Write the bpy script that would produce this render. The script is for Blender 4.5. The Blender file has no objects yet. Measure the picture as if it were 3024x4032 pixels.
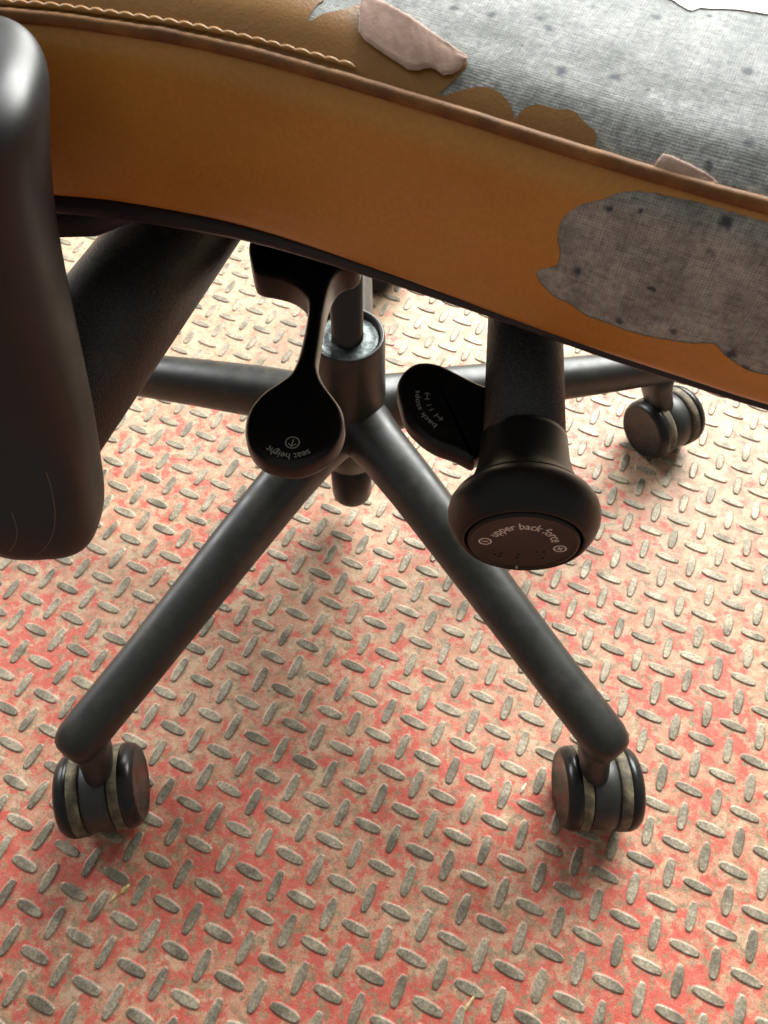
import bpy, bmesh, math, random
import numpy as np
from mathutils import Vector, Matrix, noise
from mathutils.geometry import delaunay_2d_cdt

random.seed(7)
scene = bpy.context.scene
col = scene.collection

# ------------------------------------------------------------------ camera
cam_d = bpy.data.cameras.new('camera')
cam = bpy.data.objects.new('camera', cam_d)
col.objects.link(cam)
CAM_ROT = ((0.999202, 0.034271, 0.020517), (0.039943, -0.857318, -0.513236), (0.0, 0.513646, -0.858002))
CAM_POS = Vector((0, 0, 0.54853))
F_PX = 2958.2 / 3024.0      # focal length in picture widths
r0, r1, r2 = (Vector(r) for r in CAM_ROT)
cam.matrix_world = Matrix(((r0.x, -r1.x, -r2.x, CAM_POS.x), (r0.y, -r1.y, -r2.y, CAM_POS.y), (r0.z, -r1.z, -r2.z, CAM_POS.z), (0, 0, 0, 1)))
cam_d.sensor_fit = 'VERTICAL'
cam_d.sensor_height = 32.0
cam_d.sensor_width = 24.0
cam_d.lens = 24.0 * F_PX
cam_d.clip_start = 0.01
cam_d.clip_end = 50
cam_d.dof.use_dof = True
cam_d.dof.focus_distance = 0.29
cam_d.dof.aperture_fstop = cam_d.lens / 0.75     # 0.75 mm opening: a phone lens
scene.camera = cam

# ------------------------------------------------------------------ light: open doors behind the chair, a dim room around
world = bpy.data.worlds.new('World'); scene.world = world; world.use_nodes = True
bg = world.node_tree.nodes['Background']
bg.inputs['Color'].default_value = (1.0, 0.985, 0.90, 1)
bg.inputs['Strength'].default_value = 0.285

def area(name, loc, target, sx, sy, power, color):
    l = bpy.data.lights.new(name, 'AREA'); l.shape = 'RECTANGLE'; l.size = sx; l.size_y = sy; l.energy = power; l.color = color
    o = bpy.data.objects.new(name, l); col.objects.link(o); o.location = loc
    o.rotation_euler = (Vector(target) - Vector(loc)).to_track_quat('-Z', 'Y').to_euler()
    return o
area('open_doorway_light', (0.85, 2.35, 1.65), (0.0, 0.35, 0.15), 2.2, 1.3, 298, (0.985, 1.0, 0.965))
area('side_window_light', (-2.2, 1.9, 1.3), (0.0, 0.2, 0.2), 1.2, 1.2, 70, (0.97, 0.985, 1.0))

scene.view_settings.view_transform = 'Standard'
scene.view_settings.look = 'None'
scene.view_settings.exposure = 0.0
scene.view_settings.gamma = 1.0
scene.view_settings.use_curve_mapping = False
scene.render.engine = 'CYCLES'
scene.cycles.use_denoising = True
scene.cycles.max_bounces = 6
scene.cycles.adaptive_threshold = 0.025

# ------------------------------------------------------------------ helpers
def obj(name, mesh, mats, parent=None, smooth=True):
    o = bpy.data.objects.new(name, mesh); col.objects.link(o)
    if not isinstance(mats, (list, tuple)): mats = [mats]
    if not mesh.materials:
        for m in mats: mesh.materials.append(m)
    if smooth: mesh.polygons.foreach_set('use_smooth', [len(p.vertices) < 7 for p in mesh.polygons])
    if parent: o.parent = parent
    return o

def mesh_from(verts, faces, name='mesh', mat_ids=None):
    me = bpy.data.meshes.new(name)
    me.from_pydata([tuple(map(float, v)) for v in verts], [], [tuple(map(int, f)) for f in faces])
    if mat_ids is not None: me.polygons.foreach_set('material_index', mat_ids)
    me.update()
    bm = bmesh.new(); bm.from_mesh(me); bmesh.ops.recalc_face_normals(bm, faces=bm.faces); bm.to_mesh(me); bm.free()
    return me

def empty(name, loc=(0, 0, 0), parent=None):
    o = bpy.data.objects.new(name, None); col.objects.link(o); o.location = loc; o.empty_display_size = .02
    if parent: o.parent = parent
    return o

def frame(axis, hint=(0, 0, 1)):
    a = Vector(axis).normalized(); h = Vector(hint)
    if abs(a.dot(h)) > .98: h = Vector((1, 0, 0))
    x = h.cross(a).normalized(); y = a.cross(x)
    return a, x, y

def lathe(profile, origin, axis, n=48, cap0=True, cap1=True, mats=None):
    """profile: (distance along axis, radius) pairs; mats: material index per band."""
    a, x, y = frame(axis); o = Vector(origin); V = []; Fc = []; M = []
    for s, r in profile:
        for i in range(n):
            t = 2 * math.pi * i / n
            V.append(o + a * s + (x * math.cos(t) + y * math.sin(t)) * r)
    for k in range(len(profile) - 1):
        for i in range(n):
            j = (i + 1) % n
            Fc.append((k * n + i, k * n + j, (k + 1) * n + j, (k + 1) * n + i)); M.append(mats[k] if mats else 0)
    if cap0: Fc.append(tuple(range(n))); M.append(mats[0] if mats else 0)
    if cap1: Fc.append(tuple(range((len(profile) - 1) * n, len(profile) * n))); M.append(mats[-1] if mats else 0)
    return mesh_from(V, Fc, mat_ids=M)

def loft(sections, cap=True):
    """sections: list of closed rings (same length)."""
    n = len(sections[0]); V = [v for s in sections for v in s]; Fc = []
    for k in range(len(sections) - 1):
        for i in range(n):
            j = (i + 1) % n
            Fc.append((k * n + i, k * n + j, (k + 1) * n + j, (k + 1) * n + i))
    if cap:
        Fc.append(tuple(range(n))); Fc.append(tuple(range((len(sections) - 1) * n, len(sections) * n)))
    return mesh_from(V, Fc)

def superring(c, ex, ey, a, b, p=2.6, n=40):
    out = []
    for i in range(n):
        t = 2 * math.pi * i / n; ct, st = math.cos(t), math.sin(t)
        out.append(Vector(c) + Vector(ex) * (a * math.copysign(abs(ct) ** (2 / p), ct)) + Vector(ey) * (b * math.copysign(abs(st) ** (2 / p), st)))
    return out

def smooth_poly(P, n=5, closed=True):
    out = []; N = len(P); P = [Vector(p) for p in P]
    rng = range(N) if closed else range(N - 1)
    for i in rng:
        a, b, c, d = (P[(i - 1) % N], P[i], P[(i + 1) % N], P[(i + 2) % N]) if closed else (P[max(i - 1, 0)], P[i], P[i + 1], P[min(i + 2, N - 1)])
        for s in range(n):
            t = s / n
            out.append(.5 * (2 * b + (c - a) * t + (2 * a - 5 * b + 4 * c - d) * t * t + (3 * b - a - 3 * c + d) * t ** 3))
    if not closed: out.append(P[-1])
    return out

def slab(outline, rings):
    """outline: closed plan polygon; rings: (inset, z) from bottom to top, edges rounded by the inset steps."""
    P = [Vector((p[0], p[1])) for p in outline]; n = len(P); N = []
    area2 = sum(P[i].x * P[(i + 1) % n].y - P[(i + 1) % n].x * P[i].y for i in range(n))
    sgn = 1 if area2 > 0 else -1
    for i in range(n):
        t = (P[(i + 1) % n] - P[i - 1]).normalized(); N.append(Vector((-t.y, t.x)) * sgn)
    secs = []
    for d, z in rings:
        secs.append([Vector((P[i].x + N[i].x * d, P[i].y + N[i].y * d, z(P[i]) if callable(z) else z)) for i in range(n)])
    return loft(secs)

def tube_along(pts, r, n=10, closed=False):
    secs = []; N = len(pts); pts = [Vector(p) for p in pts]
    for i, p in enumerate(pts):
        if closed: t = pts[(i + 1) % N] - pts[i - 1]
        else: t = pts[min(i + 1, N - 1)] - pts[max(i - 1, 0)]
        a, x, y = frame(t); rr = r(i / (N - 1)) if callable(r) else r
        secs.append([p + (x * math.cos(2 * math.pi * k / n) + y * math.sin(2 * math.pi * k / n)) * rr for k in range(n)])
    if closed: secs.append(secs[0])
    return loft(secs, cap=not closed)

# ------------------------------------------------------------------ materials
def mat(name, color=(.5, .5, .5), rough=.5, metal=0., spec=.5, coat=0.):
    m = bpy.data.materials.new(name); m.use_nodes = True
    b = m.node_tree.nodes['Principled BSDF']
    b.inputs['Base Color'].default_value = (*color, 1); b.inputs['Roughness'].default_value = rough
    b.inputs['Metallic'].default_value = metal; b.inputs['Specular IOR Level'].default_value = spec; b.inputs['Coat Weight'].default_value = coat
    return m, m.node_tree, b

def nd(t, kind, **kw):
    n = t.nodes.new(kind)
    for k, v in kw.items():
        if k in n.inputs: n.inputs[k].default_value = v
        else: setattr(n, k, v)
    return n

def noise_tex(t, scale, detail=4, rough=.55, coord=None, dist=0.):
    n = nd(t, 'ShaderNodeTexNoise'); n.inputs['Scale'].default_value = scale; n.inputs['Detail'].default_value = detail
    n.inputs['Roughness'].default_value = rough; n.inputs['Distortion'].default_value = dist
    if coord is not None: t.links.new(coord, n.inputs['Vector'])
    return n.outputs['Fac']

def ramp(t, fac, stops):
    r = nd(t, 'ShaderNodeValToRGB'); e = r.color_ramp.elements
    while len(e) < len(stops): e.new(.5)
    for el, (p, c) in zip(e, stops):
        el.position = p; el.color = (*c, 1) if len(c) == 3 else c
    t.links.new(fac, r.inputs['Fac']); return r.outputs['Color']

def mix(t, fac, a, b):
    m = nd(t, 'ShaderNodeMix', data_type='RGBA')
    for s, v in ((m.inputs[0], fac), (m.inputs[6], a), (m.inputs[7], b)):
        if hasattr(v, 'is_linked'): t.links.new(v, s)
        elif isinstance(v, (int, float)): s.default_value = v
        else: s.default_value = (*v, 1)
    return m.outputs[2]

def math_n(t, op, a, b=0.):
    m = nd(t, 'ShaderNodeMath', operation=op)
    for s, v in zip(m.inputs, (a, b)):
        if hasattr(v, 'is_linked'): t.links.new(v, s)
        else: s.default_value = v
    return m.outputs[0]

def bump(t, b, height, strength, dist):
    n = nd(t, 'ShaderNodeBump'); n.inputs['Strength'].default_value = strength; n.inputs['Distance'].default_value = dist
    t.links.new(height, n.inputs['Height']); t.links.new(n.outputs['Normal'], b.inputs['Normal'])

def position(t): return nd(t, 'ShaderNodeNewGeometry').outputs['Position']

def make_plate(name, tread):
    """worn red paint over dusty steel checker plate; the treads are rubbed to bare metal on top"""
    m, t, b = mat(name, rough=.5)
    p = position(t)
    sx = nd(t, 'ShaderNodeSeparateXYZ'); t.links.new(p, sx.inputs[0])
    # the paint is walked off more the farther it lies behind the chair
    walk = math_n(t, 'MULTIPLY', math_n(t, 'SUBTRACT', sx.outputs[1], .16), .20)
    big = math_n(t, 'MULTIPLY', math_n(t, 'SUBTRACT', noise_tex(t, 9, 2, .5, p), .5), .35)
    dusty = ramp(t, noise_tex(t, 100, 5, .7, p), [(.30, (.38, .155, .092)), (.50, (.48, .225, .145)), (.68, (.53, .325, .205))])
    tan = ramp(t, noise_tex(t, 160, 3, .65, p), [(.30, (.40, .285, .18)), (.70, (.57, .43, .29))])
    red = ramp(t, noise_tex(t, 210, 3, .6, p), [(.30, (.45, .055, .042)), (.60, (.53, .105, .078)), (.80, (.57, .20, .135))])
    olive = ramp(t, noise_tex(t, 330, 3, .6, p), [(.30, (.17, .13, .075)), (.70, (.33, .26, .16))])
    n_tan = math_n(t, 'ADD', math_n(t, 'ADD', noise_tex(t, 60, 6, .72, nd_map(t, p, (1.3, 4.2, 0))), walk), 0.)
    c = mix(t, math_n(t, 'MULTIPLY', ramp(t, n_tan, [(.47, (0, 0, 0)), (.60, (1, 1, 1))]), .85), dusty, tan)
    n_red = math_n(t, 'SUBTRACT', math_n(t, 'ADD', noise_tex(t, 88, 7, .70, nd_map(t, p, (8.4, .6, 0))), big), walk)
    c = mix(t, math_n(t, 'MULTIPLY', ramp(t, n_red, [(.482, (0, 0, 0)), (.558, (1, 1, 1))]), .88), c, red)
    n_ol = math_n(t, 'SUBTRACT', noise_tex(t, 125, 7, .72, nd_map(t, p, (3.1, 1.7, 0))), math_n(t, 'MULTIPLY', walk, .35))
    c = mix(t, math_n(t, 'MULTIPLY', ramp(t, n_ol, [(.528, (0, 0, 0)), (.580, (1, 1, 1))]), .82), c, olive)
    grit = ramp(t, noise_tex(t, 1100, 2, .7, p), [(.34, (.50, .52, .50)), (.47, (1, 1, 1)), (.60, (1.0, 1.0, 1.0)), (.70, (1.5, 1.5, 1.4))])
    mm = nd(t, 'ShaderNodeMix', data_type='RGBA', blend_type='MULTIPLY'); mm.inputs[0].default_value = .8
    t.links.new(c, mm.inputs[6]); t.links.new(grit, mm.inputs[7]); c = mm.outputs[2]
    if tread:
        # wear follows the height on the raised lug: bare metal on top, paint and dust on its foot
        h = math_n(t, 'ADD', math_n(t, 'MULTIPLY', sx.outputs[2], 1000.0), math_n(t, 'MULTIPLY', math_n(t, 'SUBTRACT', noise_tex(t, 420, 3, .65, p), .5), .9))
        worn = ramp(t, h, [(.26, (0, 0, 0)), (.60, (1, 1, 1))])
        metal = ramp(t, noise_tex(t, 600, 3, .65, p), [(.28, (.145, .118, .082)), (.52, (.245, .205, .148)), (.75, (.40, .35, .265))])
        tone = ramp(t, noise_tex(t, 55, 1, .5, nd_map(t, p, (7, 3, 0))), [(.34, (.62,) * 3), (.5, (1.,) * 3), (.66, (1.35,) * 3)])
        mt = nd(t, 'ShaderNodeMix', data_type='RGBA', blend_type='MULTIPLY'); mt.inputs[0].default_value = 1
        t.links.new(metal, mt.inputs[6]); t.links.new(tone, mt.inputs[7]); metal = mt.outputs[2]
        c = mix(t, worn, c, metal)
        t.links.new(math_n(t, 'MULTIPLY', worn, .30), b.inputs['Metallic'])
    t.links.new(c, b.inputs['Base Color'])
    b.inputs['Specular IOR Level'].default_value = .5 if tread else .38
    ro = ramp(t, noise_tex(t, 90, 2, .6, p), [(.3, (.44,) * 3), (.7, (.60,) * 3)] if tread else [(.3, (.42,) * 3), (.7, (.62,) * 3)])
    t.links.new(ro, b.inputs['Roughness'])
    bump(t, b, noise_tex(t, 420, 4, .75, p), .45, .0008)
    return m

def nd_map(t, p, off):
    v = nd(t, 'ShaderNodeVectorMath', operation='ADD'); t.links.new(p, v.inputs[0]); v.inputs[1].default_value = off
    return v.outputs[0]

M_floor = make_plate('checker plate', False)
M_tread = make_plate('checker plate lug', True)

def plastic(name, c, rough, dustc=None, dust=.0, scale=400, bstr=.15, bdist=.0002, spec=.5):
    m, t, b = mat(name, c, rough, spec=spec); p = position(t)
    n = noise_tex(t, scale, 2, .65, p)
    ro = ramp(t, noise_tex(t, 60, 2, .6, p), [(.3, (rough - .06,) * 3), (.7, (rough + .08,) * 3)])
    t.links.new(ro, b.inputs['Roughness'])
    if dustc:
        f = ramp(t, noise_tex(t, 45, 5, .75, p), [(.5, (0, 0, 0)), (.8, (dust,) * 3)])
        sp = ramp(t, noise_tex(t, 1600, 2, .6, p), [(.70, (0, 0, 0)), (.76, (dust * 1.6,) * 3)])
        cc = mix(t, f, c, dustc); cc = mix(t, sp, cc, dustc); t.links.new(cc, b.inputs['Base Color'])
    bump(t, b, n, bstr, bdist)
    return m

M_base = plastic('charcoal base plastic', (.0150, .0152, .0130), .41, (.20, .165, .11), .16, 700, .08, spec=.46)
M_ctrl = plastic('black control plastic', (.0050, .0053, .0058), .34, (.16, .13, .10), .12, 900, .08, spec=.32)
M_knob = plastic('black knob plastic', (.0088, .0094, .0092), .42, (.16, .13, .10), .05, 1400, .08, spec=.28)
M_arm = plastic('charcoal arm shell', (.0150, .0142, .0138), .44, (.20, .16, .12), .05, 500, .08, spec=.42)
M_pan = plastic('seat pan plastic', (.016, .015, .017), .5, (.14, .11, .09), .08, 700, .15)
M_hood = plastic('caster hood', (.017, .017, .0155), .42, (.24, .19, .13), .12, 500, .1)
M_cover = plastic('caster cover', (.0075, .0075, .0075), .30, (.2, .16, .12), .05, 300, .03, spec=.32)

def powder(name):
    m, t, b = mat(name, (.022, .023, .022), .42); p = position(t)
    n1 = noise_tex(t, 1500, 2, .5, p); n2 = noise_tex(t, 350, 4, .6, p)
    c = ramp(t, n1, [(.35, (.009, .0095, .0095)), (.70, (.048, .050, .047))])
    d = ramp(t, noise_tex(t, 60, 7, .75, nd_map(t, p, (5, 2, 1))), [(.56, (0, 0, 0)), (.72, (.5,) * 3)])
    t.links.new(mix(t, d, c, (.10, .085, .05)), b.inputs['Base Color'])
    bump(t, b, math_n(t, 'ADD', n1, math_n(t, 'MULTIPLY', n2, .6)), .55, .0006)
    return m
M_powder = powder('textured black tube')

def tyre(name):
    m, t, b = mat(name, rough=.75); p = position(t)
    c = ramp(t, noise_tex(t, 110, 7, .7, p), [(.34, (.034, .031, .024)), (.52, (.11, .088, .052)), (.72, (.26, .205, .12))])
    t.links.new(c, b.inputs['Base Color']); bump(t, b, noise_tex(t, 700, 5, .7, p), .35, .0005)
    return m
M_tyre = tyre('dusty tyre')
M_chrome, t_, b_ = mat('gas spring steel', (.035, .029, .025), .22, .6)
_p = position(t_); bump(t_, b_, noise_tex(t_, 120, 3, .6, _p), .05, .0004)
M_bear, t_, b_ = mat('greasy bearing plate', (.16, .20, .20), .30, .55)
_p = position(t_); bump(t_, b_, noise_tex(t_, 500, 5, .7, _p), .5, .0008)
t_.links.new(ramp(t_, noise_tex(t_, 300, 5, .7, _p), [(.35, (.012, .016, .016)), (.65, (.11, .13, .13))]), b_.inputs['Base Color'])
M_print, _, _ = mat('grey print', (.68, .66, .60), .6)
M_printdim, _, _ = mat('dim grey print', (.40, .39, .35), .6)
M_dot, _, _ = mat('dark raised dots', (.006, .006, .006), .35)
M_scratch, _, _ = mat('pale scratch', (.14, .10, .08), .7)

def leather(name, under=False, k=1.):
    m, t, b = mat(name, rough=.36); p = position(t)
    if under:
        c = ramp(t, noise_tex(t, 350, 6, .65, p), [(.3, (.33, .205, .155)), (.7, (.50, .33, .26))]); b.inputs['Roughness'].default_value = .8
        t.links.new(c, b.inputs['Base Color']); bump(t, b, noise_tex(t, 1500, 3, .7, p), .18, .0003)
        return m
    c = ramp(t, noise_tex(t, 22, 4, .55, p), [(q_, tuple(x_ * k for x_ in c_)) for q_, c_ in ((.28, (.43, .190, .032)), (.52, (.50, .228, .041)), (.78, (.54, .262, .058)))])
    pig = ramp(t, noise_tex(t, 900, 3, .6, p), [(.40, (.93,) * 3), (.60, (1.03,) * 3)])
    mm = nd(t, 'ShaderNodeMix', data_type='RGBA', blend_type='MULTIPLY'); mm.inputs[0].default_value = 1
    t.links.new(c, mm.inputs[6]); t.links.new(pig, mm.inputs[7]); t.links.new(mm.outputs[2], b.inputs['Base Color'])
    v = nd(t, 'ShaderNodeTexVoronoi', feature='DISTANCE_TO_EDGE'); v.inputs['Scale'].default_value = 900; t.links.new(p, v.inputs['Vector'])
    hh = math_n(t, 'ADD', math_n(t, 'MULTIPLY', v.outputs['Distance'], .5), math_n(t, 'MULTIPLY', noise_tex(t, 160, 5, .6, p), .9))
    bump(t, b, hh, .15, .0007)
    return m
M_leather = leather('tan bonded leather')
M_leather_top = leather('shade-darkened tan leather', False, .47)  # same leather, toned down: weaker light on the seat top put into its colour
M_under = leather('leather underside', True)
M_piping, t_, b_ = mat('worn piping', (.25, .12, .055), .68, spec=.3)
_p = position(t_)
t_.links.new(ramp(t_, noise_tex(t_, 130, 6, .65, _p), [(.3, (.13, .055, .020)), (.55, (.215, .095, .028)), (.78, (.32, .15, .042))]), b_.inputs['Base Color'])
bump(t_, b_, noise_tex(t_, 500, 5, .65, _p), .3, .0006)
M_thread, _, _ = mat('tan stitch thread', (.40, .195, .05), .5)

def fabric(name, base, dark):
    """woven backing cloth bared under the peeled leather, seen in the mesh's own uv (metres)"""
    m, t, b = mat(name, rough=.85); uv = nd(t, 'ShaderNodeUVMap').outputs['UV']; p = position(t)
    sx = nd(t, 'ShaderNodeSeparateXYZ'); t.links.new(uv, sx.inputs[0])
    K = 2 * math.pi / .00062
    wob = math_n(t, 'MULTIPLY', noise_tex(t, 160, 3, .6, uv), 11.)
    wx = math_n(t, 'SINE', math_n(t, 'ADD', math_n(t, 'MULTIPLY', sx.outputs[0], K), wob))
    wy = math_n(t, 'SINE', math_n(t, 'ADD', math_n(t, 'MULTIPLY', sx.outputs[1], K), wob))
    weave = math_n(t, 'MULTIPLY', math_n(t, 'ADD', wx, wy), .25)
    st = nd(t, 'ShaderNodeMapping'); t.links.new(uv, st.inputs['Vector']); st.inputs['Scale'].default_value = (1800, 130, 1)
    st2 = nd(t, 'ShaderNodeMapping'); t.links.new(uv, st2.inputs['Vector']); st2.inputs['Scale'].default_value = (130, 1800, 1)
    def n2(v):
        n = nd(t, 'ShaderNodeTexNoise'); n.inputs['Scale'].default_value = 1.0; n.inputs['Detail'].default_value = 3; t.links.new(v, n.inputs['Vector']); return n.outputs['Fac']
    streak = math_n(t, 'ADD', n2(st.outputs[0]), n2(st2.outputs[0]))
    f = math_n(t, 'ADD', math_n(t, 'MULTIPLY', weave, .20), math_n(t, 'ADD', math_n(t, 'MULTIPLY', streak, .22), math_n(t, 'MULTIPLY', noise_tex(t, 650, 4, .75, uv), .58)))
    c = ramp(t, f, [(.30, tuple(x * .32 for x in base)), (.5, base), (.70, tuple(min(1, x * 1.6) for x in base))])
    blot = ramp(t, noise_tex(t, 90, 5, .7, uv), [(.36, (.58, .60, .60)), (.6, (1.1, 1.1, 1.1))])
    mm = nd(t, 'ShaderNodeMix', data_type='RGBA', blend_type='MULTIPLY'); mm.inputs[0].default_value = 1
    t.links.new(c, mm.inputs[6]); t.links.new(blot, mm.inputs[7])
    # dark grey speckle on the top cloth, densest at the seat edge, thinning inward
    edge = ramp(t, sx.outputs[1], [(.052, (1, 1, 1)), (.092, (0, 0, 0))]); past = ramp(t, sx.outputs[1], [(.047, (0, 0, 0)), (.0475, (1, 1, 1))])
    gr = ramp(t, noise_tex(t, 420, 4, .75, uv), [(.40, (0, 0, 0)), (.62, (1, 1, 1))])
    gf = math_n(t, 'MULTIPLY', math_n(t, 'MULTIPLY', edge, past), math_n(t, 'MULTIPLY', gr, .75))
    base_c = mix(t, gf, mm.outputs[2], (.10, .10, .095))
    v = nd(t, 'ShaderNodeTexVoronoi'); v.inputs['Scale'].default_value = 165; v.inputs['Randomness'].default_value = 1
    wp = nd(t, 'ShaderNodeVectorMath', operation='ADD'); t.links.new(uv, wp.inputs[0])
    nn = nd(t, 'ShaderNodeTexNoise'); nn.inputs['Scale'].default_value = 500; t.links.new(uv, nn.inputs['Vector'])
    sc = nd(t, 'ShaderNodeVectorMath', operation='SCALE'); t.links.new(nn.outputs['Color'], sc.inputs[0]); sc.inputs['Scale'].default_value = .0022
    t.links.new(sc.outputs[0], wp.inputs[1]); t.links.new(wp.outputs[0], v.inputs['Vector'])
    sel = ramp(t, math_n(t, 'FRACT', math_n(t, 'MULTIPLY', nd_sep(t, v.outputs['Color']), 7.31)), [(.15, (0, 0, 0)), (.19, (1, 1, 1))])
    size_ = math_n(t, 'ADD', math_n(t, 'MULTIPLY', math_n(t, 'FRACT', math_n(t, 'MULTIPLY', nd_sep(t, v.outputs['Color']), 23.7)), 1.1), .30)
    spot = ramp(t, math_n(t, 'DIVIDE', v.outputs['Distance'], size_), [(.10, (1, 1, 1)), (.23, (0, 0, 0))])
    sf = math_n(t, 'MULTIPLY', math_n(t, 'MULTIPLY', spot, sel), .92)
    t.links.new(mix(t, sf, base_c, dark), b.inputs['Base Color'])
    b.inputs['Sheen Weight'].default_value = .22
    bump(t, b, f, .5, .0005)
    return m

def nd_sep(t, c):
    s = nd(t, 'ShaderNodeSeparateColor'); t.links.new(c, s.inputs[0]); return s.outputs[0]
M_fab = fabric('bared grey backing cloth', (.30, .312, .295), (.03, .037, .055))

# ------------------------------------------------------------------ seat surface (outline distance t, profile distance w)
# closed outline of the seat in plan, running from the back corner along the near edge to the front
SEAT_CTRL=[(-.235,.235),(-.205,.188),(-.15,.1775),(-.093,.1755),(-.0697,.1730),(-.0386,.1655),(0,.1495),(.042,.1300),(.0711,.1180),(.0869,.1119),
 (.12,.1010),(.158,.0960),(.195,.1100),(.222,.1500),(.235,.2200),(.238,.3300),(.232,.4300),(.205,.4900),(.15,.5150),(.05,.5220),(-.08,.5150),(-.18,.5000),(-.232,.4500),(-.246,.3700),(-.246,.2900)]
def catmull_closed(P,n=40):
    P=np.array(P,float); out=[]; N=len(P)
    for i in range(N):
        a,b,c,d=P[i-1],P[i],P[(i+1)%N],P[(i+2)%N]
        for t in np.arange(n)/n:
            out.append(.5*((2*b)+(c-a)*t+(2*a-5*b+4*c-d)*t*t+(3*b-a-3*c+d)*t**3))
    return np.array(out)
_o=catmull_closed(SEAT_CTRL)
_seg=np.linalg.norm(np.roll(_o,-1,0)-_o,axis=1); _s=np.r_[0,np.cumsum(_seg)]; SEAT_LEN=_s[-1]
_oc=np.vstack([_o,_o[:1]])
_tg=np.roll(_o,-3,0)-np.roll(_o,3,0); _tg/=np.linalg.norm(_tg,axis=1)[:,None]; _tgc=np.vstack([_tg,_tg[:1]])
PROF=np.array([(0,.0040,.4135),(.004,.0006,.4155),(.012,-.0014,.4230),(.024,-.0022,.4350),(.036,-.0014,.4470),(.046,.0006,.4565),(.049,.0026,.4590),
 (.053,.0052,.4612),(.058,.0100,.4640),(.070,.0215,.4668),(.10,.0510,.4692),(.14,.0905,.4705)])
_pw=np.linspace(0,.14,281)
def _pchip(x,y,xi):
    h=np.diff(x); d=np.diff(y)/h; m=np.zeros(len(x)); m[0],m[-1]=d[0],d[-1]
    for i in range(1,len(x)-1): m[i]=(d[i-1]*h[i]+d[i]*h[i-1])/(h[i]+h[i-1])
    i=np.clip(np.searchsorted(x,xi)-1,0,len(h)-1); t=(xi-x[i])/h[i]
    return y[i]*(1+2*t)*(1-t)**2+m[i]*h[i]*t*(1-t)**2+y[i+1]*t*t*(3-2*t)+m[i+1]*h[i]*t*t*(t-1)
_pd=_pchip(PROF[:,0],PROF[:,1],_pw); _pz=_pchip(PROF[:,0],PROF[:,2],_pw)
_nd=-np.gradient(_pz,_pw); _nz=-np.gradient(_pd,_pw)   # outward normal in (d inward, z): (-dz, dd)
_nd,_nz=-np.gradient(_pz,_pw),np.gradient(_pd,_pw)
def seat_map(t,w,off=0.):
    t=np.asarray(t,float)%SEAT_LEN; w=np.asarray(w,float)
    x=np.interp(t,_s,_oc[:,0]); y=np.interp(t,_s,_oc[:,1]); tx=np.interp(t,_s,_tgc[:,0]); ty=np.interp(t,_s,_tgc[:,1])
    l=np.hypot(tx,ty); tx,ty=tx/l,ty/l
    d=np.interp(w,_pw,_pd)+off*np.interp(w,_pw,_nd); z=np.interp(w,_pw,_pz)+off*np.interp(w,_pw,_nz)
    return np.stack([x-ty*d,y+tx*d,z],-1)

# ------------------------------------------------------------------ floor sheet (lugs follow after the chair)
def grid_plane(x0, x1, y0, y1, z):
    return mesh_from([(x0, y0, z), (x1, y0, z), (x1, y1, z), (x0, y1, z)], [(0, 1, 2, 3)])
floor = obj('floor', grid_plane(-4, 4, -3, 5, 0), M_floor, smooth=False)
floor['kind'] = 'structure'
floor['label'] = 'worn red painted steel checker plate floor with raised lugs'

# ------------------------------------------------------------------ the chair
HUB = Vector((-.0270, .3319, 0)); BASE_ANG = math.radians(2.26); BASE_R = .267; TIP_Z = .090
chair = empty('office_chair', (HUB.x, HUB.y, 0))
chair['label'] = 'tan leather office chair with peeling seat, dark five-arm base and casters'
chair['category'] = 'chair'
def part(name, me, m, parent=None, smooth=True):
    """a part in world coordinates, parented to the chair (or to one of its parts)"""
    o = obj(name, me, m, None, smooth); p = parent or chair
    o.parent = p; o.matrix_parent_inverse = (PINV.get(p.name) or Matrix.Translation(HUB)).inverted()
    PINV[o.name] = Matrix.Identity(4)
    return o
PINV = {}
PINV[chair.name] = Matrix.Translation(HUB)

# --- star base
hub_prof = [(.082, .0215), (.083, .0225), (.100, .0250), (.125, .0262), (.150, .0250), (.175, .0242), (.2045, .0236), (.2062, .0232), (.2068, .0224),
            (.2066, .0212), (.2056, .0206), (.2010, .0204)]
part('base_hub', lathe(hub_prof, HUB, (0, 0, 1), 64, True, True), M_base)
part('hub_stub', lathe([(.0245, .0140), (.0255, .0154), (.028, .0160), (.084, .0163)], HUB, (0, 0, 1), 40), M_ctrl)
part('bearing_plate', lathe([(.2000, .0202), (.2030, .0200), (.2036, .0190), (.2032, .0172), (.2030, .0120), (.2036, .0112)], HUB, (0, 0, 1), 48), M_bear)
part('gas_column', lathe([(.196, .0104), (.2030, .0104), (.2034, .0099), (.420, .0099)], HUB, (0, 0, 1), 40), M_chrome)

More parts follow.
